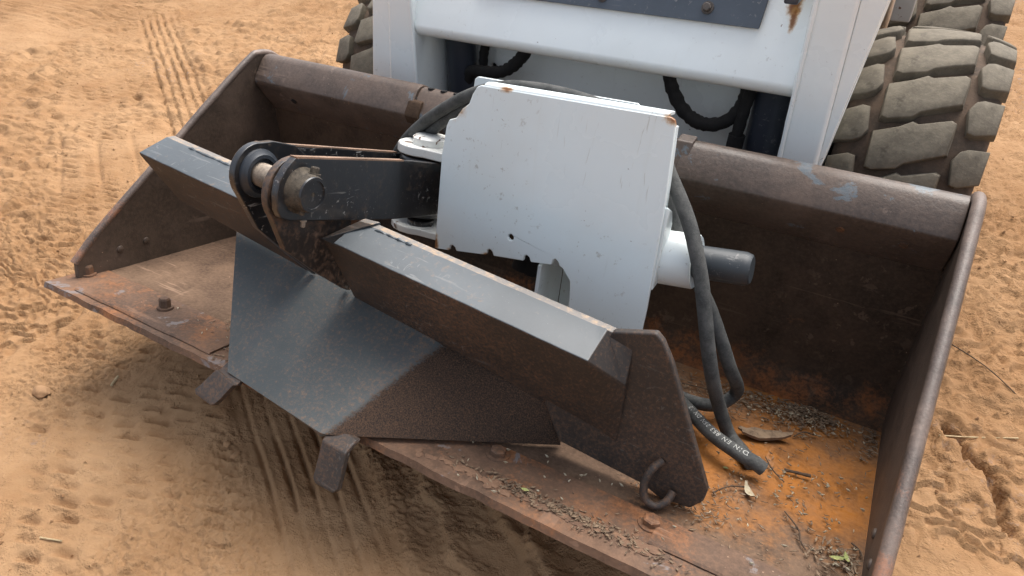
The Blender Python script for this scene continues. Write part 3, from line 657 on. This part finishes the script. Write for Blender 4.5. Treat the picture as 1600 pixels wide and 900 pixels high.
# lifting ring at the foot of the leg
ring = catmull(bks([(1.418, .166, .082), (1.409, .150, .072), (1.403, .143, .045), (1.410, .140, .020), (1.428, .142, .012), (1.442, .152, .022), (1.446, .166, .034)]), 8)
mesh_obj('lifting_ring', *tube(ring, .0068, 12), 'wing', att, smooth=60)

# ------------------------------------------------------------------ loader
LB = Vector((0, .8, 0))
ldr = thing('skid_steer_loader', 'white loader front with lift arms and chunky tyres behind the bucket', 'loader', LB)
def lw(L): return [Vector(p) - LB for p in L]
def lbox(name, x0, x1, y0, y1, z0, z1, mat, bevel=.004, parent=None):
    return mesh_obj(name, *box(x0, x1, y0 - .8, y1 - .8, z0, z1), mat, parent or ldr, bevel=bevel)
for sgn in (-1, 1):
    # upright of the lift arm: wide face, stepped flange towards the outside
    o0, o1 = (.583, .585) if sgn > 0 else (.640, .525)
    a = [(.500, .200, .10), (o0, .200, .10), (o0, .36, .10), (.500, .36, .10)]; b = [(.508 if sgn > 0 else .475, .195, 1.02), (o1, .195, 1.02), (o1, .40, 1.02), (.508 if sgn > 0 else .475, .40, 1.02)]
    mx = lambda L: [(sgn * x, y, z) for x, y, z in L]
    arm = mesh_obj('lift_arm', *hull_prism(lw(mx(a)), lw(mx(b))), 'white', ldr, bevel=.010)
    if sgn > 0: fa = [(.5838, .212, .46), (.588, .214, .46), (.588, .31, .46), (.5838, .31, .46)]; fb = [(.5855, .207, 1.01), (.652, .216, 1.01), (.652, .36, 1.01), (.5855, .36, 1.01)]
    else: fa = [(.6405, .214, .12), (.735, .222, .12), (.735, .31, .12), (.6405, .31, .12)]; fb = [(.5255, .209, 1.00), (.582, .216, 1.00), (.582, .36, 1.00), (.5255, .36, 1.00)]
    mesh_obj('arm_flange', *hull_prism(lw(mx(fa)), lw(mx(fb))), 'white', arm, bevel=.006)
    sa = [(.498, .199), (.4985, .30)]
    pth = [Vector((sgn * (.5015 + (.008 if sgn > 0 else -.026) * t), .199 - .005 * t, .12 + .88 * t)) - LB for t in np.linspace(0, 1, 40)]
    mesh_obj('weld_seam', *tube(pth, .005, 8, .15), 'white', arm)
    # coupler foot behind the bucket
    mesh_obj('coupler_foot', *prism(lw(mx([(.42, .05, .14), (.42, .10, .36), (.42, .21, .38), (.42, .21, .10)])), (sgn * .18, 0, 0)), 'slate', ldr, bevel=.004)
    # tilt ram
    p0, p1 = Vector((sgn * .430, .33, .20)) - LB, Vector((sgn * .445, .36, .72)) - LB
    ram = mesh_obj('tilt_ram', *cyl(p0, p1, .043, 32), 'ram', ldr, bevel=.003)
    mesh_obj('ram_rod', *cyl(p0 + Vector((0, -.01, -.10)), p0, .02, 20), 'worn', ram)
    mesh_obj('ram_gland', *cyl(p0 + Vector((0, 0, .0)), p0 + Vector((0, .002, .03)), .047, 32), 'ram', ram)
# cross member: leaning plate with a rolled lower edge
cm = [(.2075, .655)] + [(.2075 + .0 + .026 - .030 * math.cos(R(a)), .632 - .030 * math.sin(R(a)) + .012) for a in range(-10, 191, 20)] + [(.262, .66), (.345, .880), (.312, .895)]
cm[0] = (.219, .690)
cross = mesh_obj('cross_member', *hull_prism(lw([(-.503, y, z) for y, z in cm]), lw([(.503, y, z) for y, z in cm])), 'white', ldr, bevel=.0, smooth=40)
wnm = cross.modifiers.new('weighted', 'WEIGHTED_NORMAL'); wnm.weight = 90; wnm.keep_sharp = True
cap = [(.2235, .7555), (.218, .757), (.2755, .885), (.281, .883)]
def lean(z): return .219 + (z - .690) * (.093 / .205)
pl = [(-.30, .742), (-.30, .93), (.415, .93), (.403, .742)]
slate = mesh_obj('cover_plate', *prism(lw([(x, lean(z) - .012, z) for x, z in pl]), (0, .010, .004)), 'slate', ldr, bevel=.002)
for x, z in ((.040, .768), (.286, .770), (-.20, .768)):
    hexbolt('bolt', Vector((x, lean(z) - .0125, z)) - LB, (0, -.9, .44), .0095, .012, 'bolt', slate)
lbox('drop_lug', .447, .475, .20, .26, .805, .93, 'ram', .004)
# chassis front panel
pts = [(-.46, .05), (.46, .05), (.46, .95), (-.46, .95)]
hl = [(-.362 + .008 * math.cos(a), .497 + .008 * math.sin(a)) for a in [2 * math.pi * k / 14 for k in range(14)]]
chas = mesh_obj('chassis_panel', *plate_xz(pts, [hl], .40 - .8, .41 - .8), 'white', ldr, bevel=.004)
lbox('chassis_body', -.56, .56, .43, 1.75, .28, .92, 'post', .02)
lbox('recess_shade_sheet', -.58, .58, .415, .428, .10, .92, 'hoseblack', .002)  # flat black sheet, its colour stands in for the shade behind the panel
for sgn in (-1, 1):
    lbox('chassis_post', min(sgn * .600, sgn * .650), max(sgn * .600, sgn * .650), .98, 1.03, .60, 1.1, 'post', .004)
    lbox('axle_case', min(sgn * .45, sgn * .60), max(sgn * .45, sgn * .60), .54, .66, .28, .40, 'hoseblack', .01)
    lbox('axle_case', min(sgn * .45, sgn * .60), max(sgn * .45, sgn * .60), 1.32, 1.44, .28, .40, 'hoseblack', .01)
# black hoses sagging below the cross member
def lhose(pts, r, name='machine_hose'):
    return mesh_obj(name, *tube(catmull(lw(pts), 8), r, 12, .10), 'hoseblack', ldr, smooth=60)
lhose([(.185, .33, .60), (.205, .32, .552), (.245, .31, .505), (.295, .305, .485), (.345, .31, .497), (.375, .325, .535), (.385, .335, .60)], .0165)
lhose([(.395, .32, .60), (.386, .31, .52), (.381, .30, .455), (.379, .30, .41)], .014)
mesh_obj('hose_fitting', *merge(cyl(Vector((.383, .302, .475)) - LB, Vector((.381, .30, .44)) - LB, .02, 16), cyl(Vector((.381, .30, .44)) - LB, Vector((.380, .30, .42)) - LB, .015, 6)), 'hoseblack', ldr)
lhose([(-.20, .33, .60), (-.235, .32, .552), (-.275, .31, .523), (-.33, .31, .512), (-.39, .325, .50), (-.42, .335, .45)], .0165)
lhose([(-.335, .36, .62), (-.365, .36, .56), (-.372, .36, .50), (-.36, .36, .42)], .013)

# wheels: carcass, and each tread block its own piece
WR = .348
def crown(x): return WR - .020 * abs(x / .145) ** 3
def carcass_mesh():
    prof = [(-.10, .195), (-.135, .215), (-.150, .25), (-.147, .295), (-.137, WR - .042), (-.09, WR - .028), (0, WR - .024), (.09, WR - .028), (.137, WR - .042), (.147, .295), (.150, .25), (.135, .215), (.10, .195)]
    return lathe(prof, (0, 0, 0), (1, 0, 0), 72)
def block_mesh(name, outline, mid):
    """outline: (x across the tread, a along the circumference) in metres"""
    def pt(x, a, drop):
        r = crown(x) - drop; t = a / WR; return (x, -math.sin(t) * r, math.cos(t) * r)
    outline = [(x, a - .30 * x) for x, a in outline]
    n = len(outline); cx = sum(p[0] for p in outline) / n; ca = sum(p[1] for p in outline) / n
    def inset(k): return [(cx + (x - cx) * k, ca + (a - ca) * k) for x, a in outline]
    V = [pt(x, a, .032) for x, a in inset(1.05)] + [pt(x, a, .0050) for x, a in outline] + [pt(x, a, .0012) for x, a in inset(.975)] + [pt(x, a, .0) for x, a in inset(.93)]
    V += [pt(x, a, -.0005) for x, a in inset(.5)]
    F = []
    for k in range(4):
        for i in range(n): F.append([k * n + i, k * n + (i + 1) % n, (k + 1) * n + (i + 1) % n, (k + 1) * n + i])
    F.append([4 * n + i for i in range(n)])
    me = bpy.data.meshes.new(name); me.from_pydata(V, [], F)
    bm = bmesh.new(); bm.from_mesh(me); bmesh.ops.recalc_face_normals(bm, faces=bm.faces); bm.to_mesh(me); bm.free()
    me.materials.append(M['tyre']); me.polygons.foreach_set('use_smooth', [True] * len(me.polygons)); me.set_sharp_from_angle(angle=R(42)); me.update()
    return me
bc = block_mesh('tread_block', [(-.076, -.040), (-.030, -.044), (-.006, -.053), (.006, -.045), (.066, -.048), (.076, -.040), (.076, .030), (.034, .037), (.002, .042), (-.010, .052), (-.058, .050), (-.070, .042)], 0)
bl = block_mesh('tread_block', [(-.152, -.038), (-.112, -.042), (-.096, -.034), (-.086, .022), (-.096, .040), (-.112, .044), (-.152, .038)], 0)
br = block_mesh('tread_block', [(.152, .038), (.112, .042), (.098, .034), (.088, -.022), (.098, -.040), (.112, -.044), (.152, -.038)], 0)
NB = 19
def make_wheel():
    w = mesh_obj('wheel', *carcass_mesh(), 'carcass', ldr, smooth=50)
    mesh_obj('wheel_rim', *lathe([(-.09, .05), (-.085, .13), (-.02, .14), (.02, .15), (.06, .17), (.104, .196), (.104, .186), (.05, .16), (.0, .12), (-.02, .05)], (0, 0, 0), (1, 0, 0), 40), 'rimwheel', w)
    for k in range(NB):
        for me, ph in ((bc, 0), (bl, .42), (br, .55)):
            b = link(bpy.data.objects.new('tread_block', me), w); b.rotation_euler = ((k + ph) * 2 * math.pi / NB, 0, 0)
    return w
wheel0 = make_wheel()
def copy_tree(o, parent):
    c = o.copy(); link(c, parent)
    for ch in list(o.children): copy_tree(ch, c)
    return c
AX = [(.742, .60, .335, 0), (.742, 1.38, .335, .13), (-.742, .60, .335, .2), (-.742, 1.38, .335, .05)]
for i, (x, y, z, ph) in enumerate(AX):
    w = wheel0 if i == 0 else copy_tree(wheel0, ldr)
    w.location = Vector((x, y, z)) - LB; w.rotation_euler = (ph, 0, 0 if x > 0 else math.pi)

# ------------------------------------------------------------------ debris in the bucket
BM = Matrix.Translation((0, 0, .05)) @ Matrix.Rotation(TILT, 4, 'X')
def bw(p): return BM @ bk(p)
def litter():
    rnd = random.Random(11); V, F = [], []
    def piece(x, y, l, w, z=0):
        a = rnd.uniform(0, math.pi); d = Vector((math.cos(a), math.sin(a), rnd.uniform(-.15, .25))) * l / 2; n = Vector((-math.sin(a), math.cos(a), rnd.uniform(-.4, .4))) * w / 2
        c = Vector((x, y, .0035 + z + rnd.uniform(0, .003))); k = len(V); t = Vector((0, 0, .0009))
        zz = abs(d.z)
        for q in (c - d, c + n, c + d, c - n): V.append(bw(q + Vector((0, 0, zz))))
        for q in (c - d, c + n, c + d, c - n): V.append(bw(q + t + Vector((0, 0, zz))))
        for f in ([3, 2, 1, 0], [4, 5, 6, 7], [0, 1, 5, 4], [1, 2, 6, 5], [2, 3, 7, 6], [3, 0, 4, 7]): F.append([k + i for i in f])
    def cl(cx, cy, sx, sy, n, l, w, h=.0):
        for _ in range(n):
            gx, gy = rnd.gauss(0, 1), rnd.gauss(0, 1); x = cx + gx * sx; y = cy + gy * sy
            if .02 < x < 1.733 and .01 < y < .655: piece(x, y, rnd.uniform(.5, 1.2) * l, rnd.uniform(.6, 1.2) * w, h * math.exp(-(gx * gx + gy * gy) / 2) * rnd.random())
    cl(1.600, .630, .035, .022, 420, .014, .0035, .014); cl(1.585, .60, .05, .04, 200, .014, .003, .004)
    cl(1.48, .60, .05, .03, 240, .014, .0035, .007); cl(1.36, .57, .05, .04, 120, .012, .003, .004)
    cl(1.722, .62, .012, .05, 130, .013, .003, .006); cl(1.70, .205, .03, .03, 110, .016, .004, .005)
    cl(1.61, .34, .06, .08, 80, .011, .0026); cl(1.51, .23, .03, .05, 60, .012, .003); cl(1.55, .30, .13, .16, 110, .009, .0022)
    cl(1.47, .20, .04, .03, 70, .014, .003, .004); cl(1.65, .47, .07, .12, 50, .009, .0022)
    cl(1.27, .045, .07, .008, 220, .012, .004, .004); cl(1.40, .045, .05, .012, 120, .010, .003, .003); cl(1.10, .08, .25, .03, 40, .008, .0022)
    cl(.50, .16, .06, .05, 130, .009, .003, .003); cl(.43, .33, .06, .04, 60, .009, .003); cl(.56, .08, .05, .05, 90, .009, .003)
    o = mesh_obj('leaf_litter', V, F, 'leafm', None, smooth=0, kind='stuff')
    o['label'] = 'brown needles and leaf scraps scattered on the rusty bucket floor'; o['category'] = 'leaf litter'
litter()
def pale_bits():
    rnd = random.Random(5); V, F = [], []
    for cx, cy, s, n in ((1.60, .62, .05, 60), (1.60, .35, .10, 70), (1.70, .22, .03, 20), (1.45, .25, .2, 40), (1.25, .10, .12, 30), (.5, .15, .08, 20), (1.5, .58, .06, 30)):
        for _ in range(n):
            x, y = rnd.gauss(cx, s), rnd.gauss(cy, s * .7)
            if not (.02 < x < 1.73 and .005 < y < .65): continue
            a = rnd.uniform(0, 6.28); l, w = rnd.uniform(.003, .006), rnd.uniform(.0008, .0016); k = len(V)
            d = Vector((math.cos(a) * l, math.sin(a) * l, 0)); n_ = Vector((-math.sin(a) * w, math.cos(a) * w, 0)); c = Vector((x, y, .008 + rnd.uniform(0, .006)))
            for q in (c - d, c + n_, c + d, c - n_, c + Vector((0, 0, .0015)), c - Vector((0, 0, .004))): V.append(bw(q))
            for f in ([0, 1, 4], [1, 2, 4], [2, 3, 4], [3, 0, 4], [1, 0, 5], [2, 1, 5], [3, 2, 5], [0, 3, 5]): F.append([k + i for i in f])
    o = mesh_obj('chaff', V, F, 'leafpale', None, smooth=0, kind='stuff'); o['label'] = 'pale straw chaff sprinkled over the bucket floor'; o['category'] = 'chaff'
pale_bits()
def leaf(name, p, l, w, rz, mat, label, cat, curl=.012):
    V, F = [], []; n = 8
    for i in range(n + 1):
        t = i / n; ww = w * math.sin(math.pi * min(max(t, .04), .97)) ** .8; z = curl * (2 * t - 1) ** 2
        for s_ in (-1, 0, 1):
            q = Vector(((t - .5) * l, s_ * ww / 2, z + abs(s_) * ww * .25)); q.rotate(Matrix.Rotation(rz, 3, 'Z')); V.append(bw(Vector(p) + q))
    for i in range(n):
        for k in range(2): a = i * 3 + k; F.append([a, a + 1, a + 4, a + 3])
    k = len(V); V += [v - Vector((0, 0, .0008)) for v in V]; F += [[k + i for i in f[::-1]] for f in F]
    return tag(mesh_obj(name, V, F, mat, None, smooth=60, recalc=False), label, cat)
leaf('dry_leaf', (1.550, .282, .006), .040, .013, 2.2, 'leafpale', 'curled pale dry leaf below the end of the black hose', 'leaf')
leaf('green_leaf', (1.700, .205, .010), .026, .009, .5, 'leafgreen', 'yellow green leaf in the litter at the bottom right bucket corner', 'leaf', .004)
leaf('green_leaf', (1.712, .212, .012), .022, .008, 1.9, 'leafgreen', 'smaller green leaf right beside the yellow green one', 'leaf', .004)
leaf('green_leaf', (1.498, .332, .004), .010, .006, .2, 'leafgreen', 'tiny green leaf on the rust left of the hose end', 'leaf', .001)
leaf('yellow_leaf', (1.240, .045, .012), .014, .007, .2, 'leafgreen', 'small yellow leaf in the soil along the cutting edge', 'leaf', .002)
def bark():
    rnd = random.Random(2); n = 18; top, bot = [], []
    for k in range(n):
        a = 2 * math.pi * k / n; r = 1 + rnd.uniform(-.22, .16); q = Vector((.050 * math.cos(a) * r, .017 * math.sin(a) * r, 0)); curl = .010 * (q.x / .05) ** 2 + rnd.uniform(-.001, .001)
        q.rotate(Matrix.Rotation(.45, 3, 'Z')); c = Vector((1.532, .480, .006 + curl)); top.append(bw(c + q + Vector((0, 0, .0045 + rnd.uniform(0, .002))))); bot.append(bw(c + q * .97))
    return tag(mesh_obj('bark_piece', *hull_prism(bot, top), 'leafm', None, smooth=30), 'flat piece of brown bark on the rusty floor behind the hose end', 'bark')
bark()
TW = [[(1.552, .414, .006), (1.57, .38, .008), (1.596, .357, .006)], [(1.611, .275, .006), (1.637, .239, .010), (1.645, .215, .008), (1.655, .201, .006)], [(1.590, .392, .008), (1.634, .401, .010)],
      [(1.497, .245, .006), (1.517, .275, .010), (1.545, .300, .006)], [(1.341, .574, .006), (1.391, .575, .012), (1.43, .578, .008)], [(1.717, .264, .006), (1.727, .25, .010), (1.733, .242, .006)], [(1.586, .523, .006), (1.60, .545, .010), (1.625, .555, .008)]]
TL = ['thin dark twig just right of the hose end', 'long thin twig lying across the lower right bucket floor', 'short thick twig in the middle of the orange floor',
      'twig between the black leg and the pale leaf', 'twig behind the black leg under the hoses', 'short twig against the right side plate near the front', 'twig beside the bark piece towards the back']
for i, (p, l) in enumerate(zip(TW, TL)):
    tag(mesh_obj('twig', *tube(catmull([bw(q) for q in p], 6), .0028 if i == 2 else .0014, 7, .3), 'twig', None), l, 'twig', 'twigs on the bucket floor')
# caked soil along the cutting edge
def caked():
    rnd = random.Random(9); V, F = [], []
    for _ in range(90):
        t = rnd.random(); x = 1.06 + .40 * t + rnd.gauss(0, .012); y = .030 + .018 * t + rnd.gauss(0, .006); r = rnd.uniform(.003, .010)
        bm = bmesh.new(); bmesh.ops.create_icosphere(bm, subdivisions=1, radius=r); k = len(V)
        sc = (rnd.uniform(.8, 2.2), rnd.uniform(.7, 1.1), .5)
        for v in bm.verts: V.append(bw(Vector((x + v.co.x * sc[0] * rnd.uniform(.8, 1.2), y + v.co.y * sc[1], .003 + max(0, v.co.z) * sc[2]))))
        for f in bm.faces: F.append([k + v.index for v in f.verts])
        bm.free()
    o = mesh_obj('caked_soil', V, F, 'soil', None, smooth=40, kind='stuff'); o['label'] = 'dark crumbs of soil caked along the cutting edge'; o['category'] = 'soil'
caked()

# ------------------------------------------------------------------ clods and straws on the ground
def clod_mesh(seed, sx, sy, sz):
    rnd = random.Random(seed); bm = bmesh.new(); bmesh.ops.create_icosphere(bm, subdivisions=3, radius=1)
    sd_ = rnd.uniform(0, 50)
    for v in bm.verts:
        from mathutils import noise as nz
        d = 1 + .35 * nz.noise(v.co * 1.3 + Vector((sd_, 0, 0))) + .16 * nz.noise(v.co * 3.7 + Vector((0, sd_, 0)))
        v.co = Vector((v.co.x * sx, v.co.y * sy, v.co.z * sz)) * d
    V = [v.co.copy() for v in bm.verts]; F = [[v.index for v in f.verts] for f in bm.faces]; bm.free(); return V, F
CL = [(-.914, -.854, .026, .017, .011, 'largest dirt clod, alone on the sand at the left edge'),
      (-.338, -.755, .013, .010, .007, 'dirt clod on the ribbed tyre track in front of the tabs'), (-.375, -.745, .010, .008, .006, 'smaller clod left of the one on the ribbed track')]
for i, (x, y, a, b, c, lab) in enumerate(CL):
    V, F = clod_mesh(i + 3, a, b, c); o = mesh_obj('dirt_clod', V, F, 'clod', None, smooth=50); o.location = (x, y, gz(x, y) + c * .45); o.rotation_euler = (0, 0, i * 1.3)
    tag(o, lab, 'clod', 'clods on the sand')
ST = [([(-.790, -.728), (-.770, -.758)], .0035, 'straw', 'short flat straw left of the tabs on the sand'), ([(-.512, -1.094), (-.462, -1.078)], .0016, 'straw', 'thin pale straw at the bottom left of the sand'),
      ([(.960, .425), (1.06, .335), (1.15, .260)], .0014, 'twig', 'long dark stalk on the sand right of the bucket'), ([(.985, .060), (1.06, .115), (1.14, .155)], .0018, 'straw', 'thin pale stalk on the sand right of the bucket rim')]
for p, r, mt, lab in ST:
    tag(mesh_obj('stalk', *tube(catmull([Vector((x, y, gz(x, y) + r + .002)) for x, y in p], 6), r, 7, .2), mt, None), lab, 'stalk', 'stalks on the sand')
def crumbs():
    rnd = random.Random(21); V, F = [], []
    base = [Vector(q) for q in ((1, 0, 0), (-.5, .87, 0), (-.5, -.87, 0), (0, 0, 1.1), (.2, .1, -.8))]
    rs = np.random.RandomState(4); n = 9000; nearm = rs.rand(n) < .75
    xs = np.where(nearm, rs.uniform(-3.6, .5, n), rs.uniform(.9, 1.3, n)); ys = np.where(nearm, rs.uniform(-1.3, 2.2, n), rs.uniform(-.4, 2.5, n))
    keep = rs.rand(n) < .2 + 1.1 * np.maximum(0, fbm(xs, ys, .45, 300, 2)); xs, ys = xs[keep], ys[keep]; zs = ground_h(xs, ys)
    for x, y, z in zip(xs, ys, zs):
        r = .0010 + .0050 * rnd.random() ** 5; a = rnd.uniform(0, 6.28); k = len(V); mt = Matrix.Rotation(a, 3, 'Z')
        for q in base: V.append(Vector((x, y, z + r * .3)) + mt @ Vector((q.x * r * rnd.uniform(.7, 1.5), q.y * r, q.z * r * .8)))
        for f in ([0, 1, 3], [1, 2, 3], [2, 0, 3], [1, 0, 4], [2, 1, 4], [0, 2, 4]): F.append([k + i for i in f])
    o = mesh_obj('soil_crumbs', V, F, 'clod', None, smooth=30, kind='stuff'); o['label'] = 'loose crumbs of soil strewn over the sand'; o['category'] = 'soil crumbs'
crumbs()
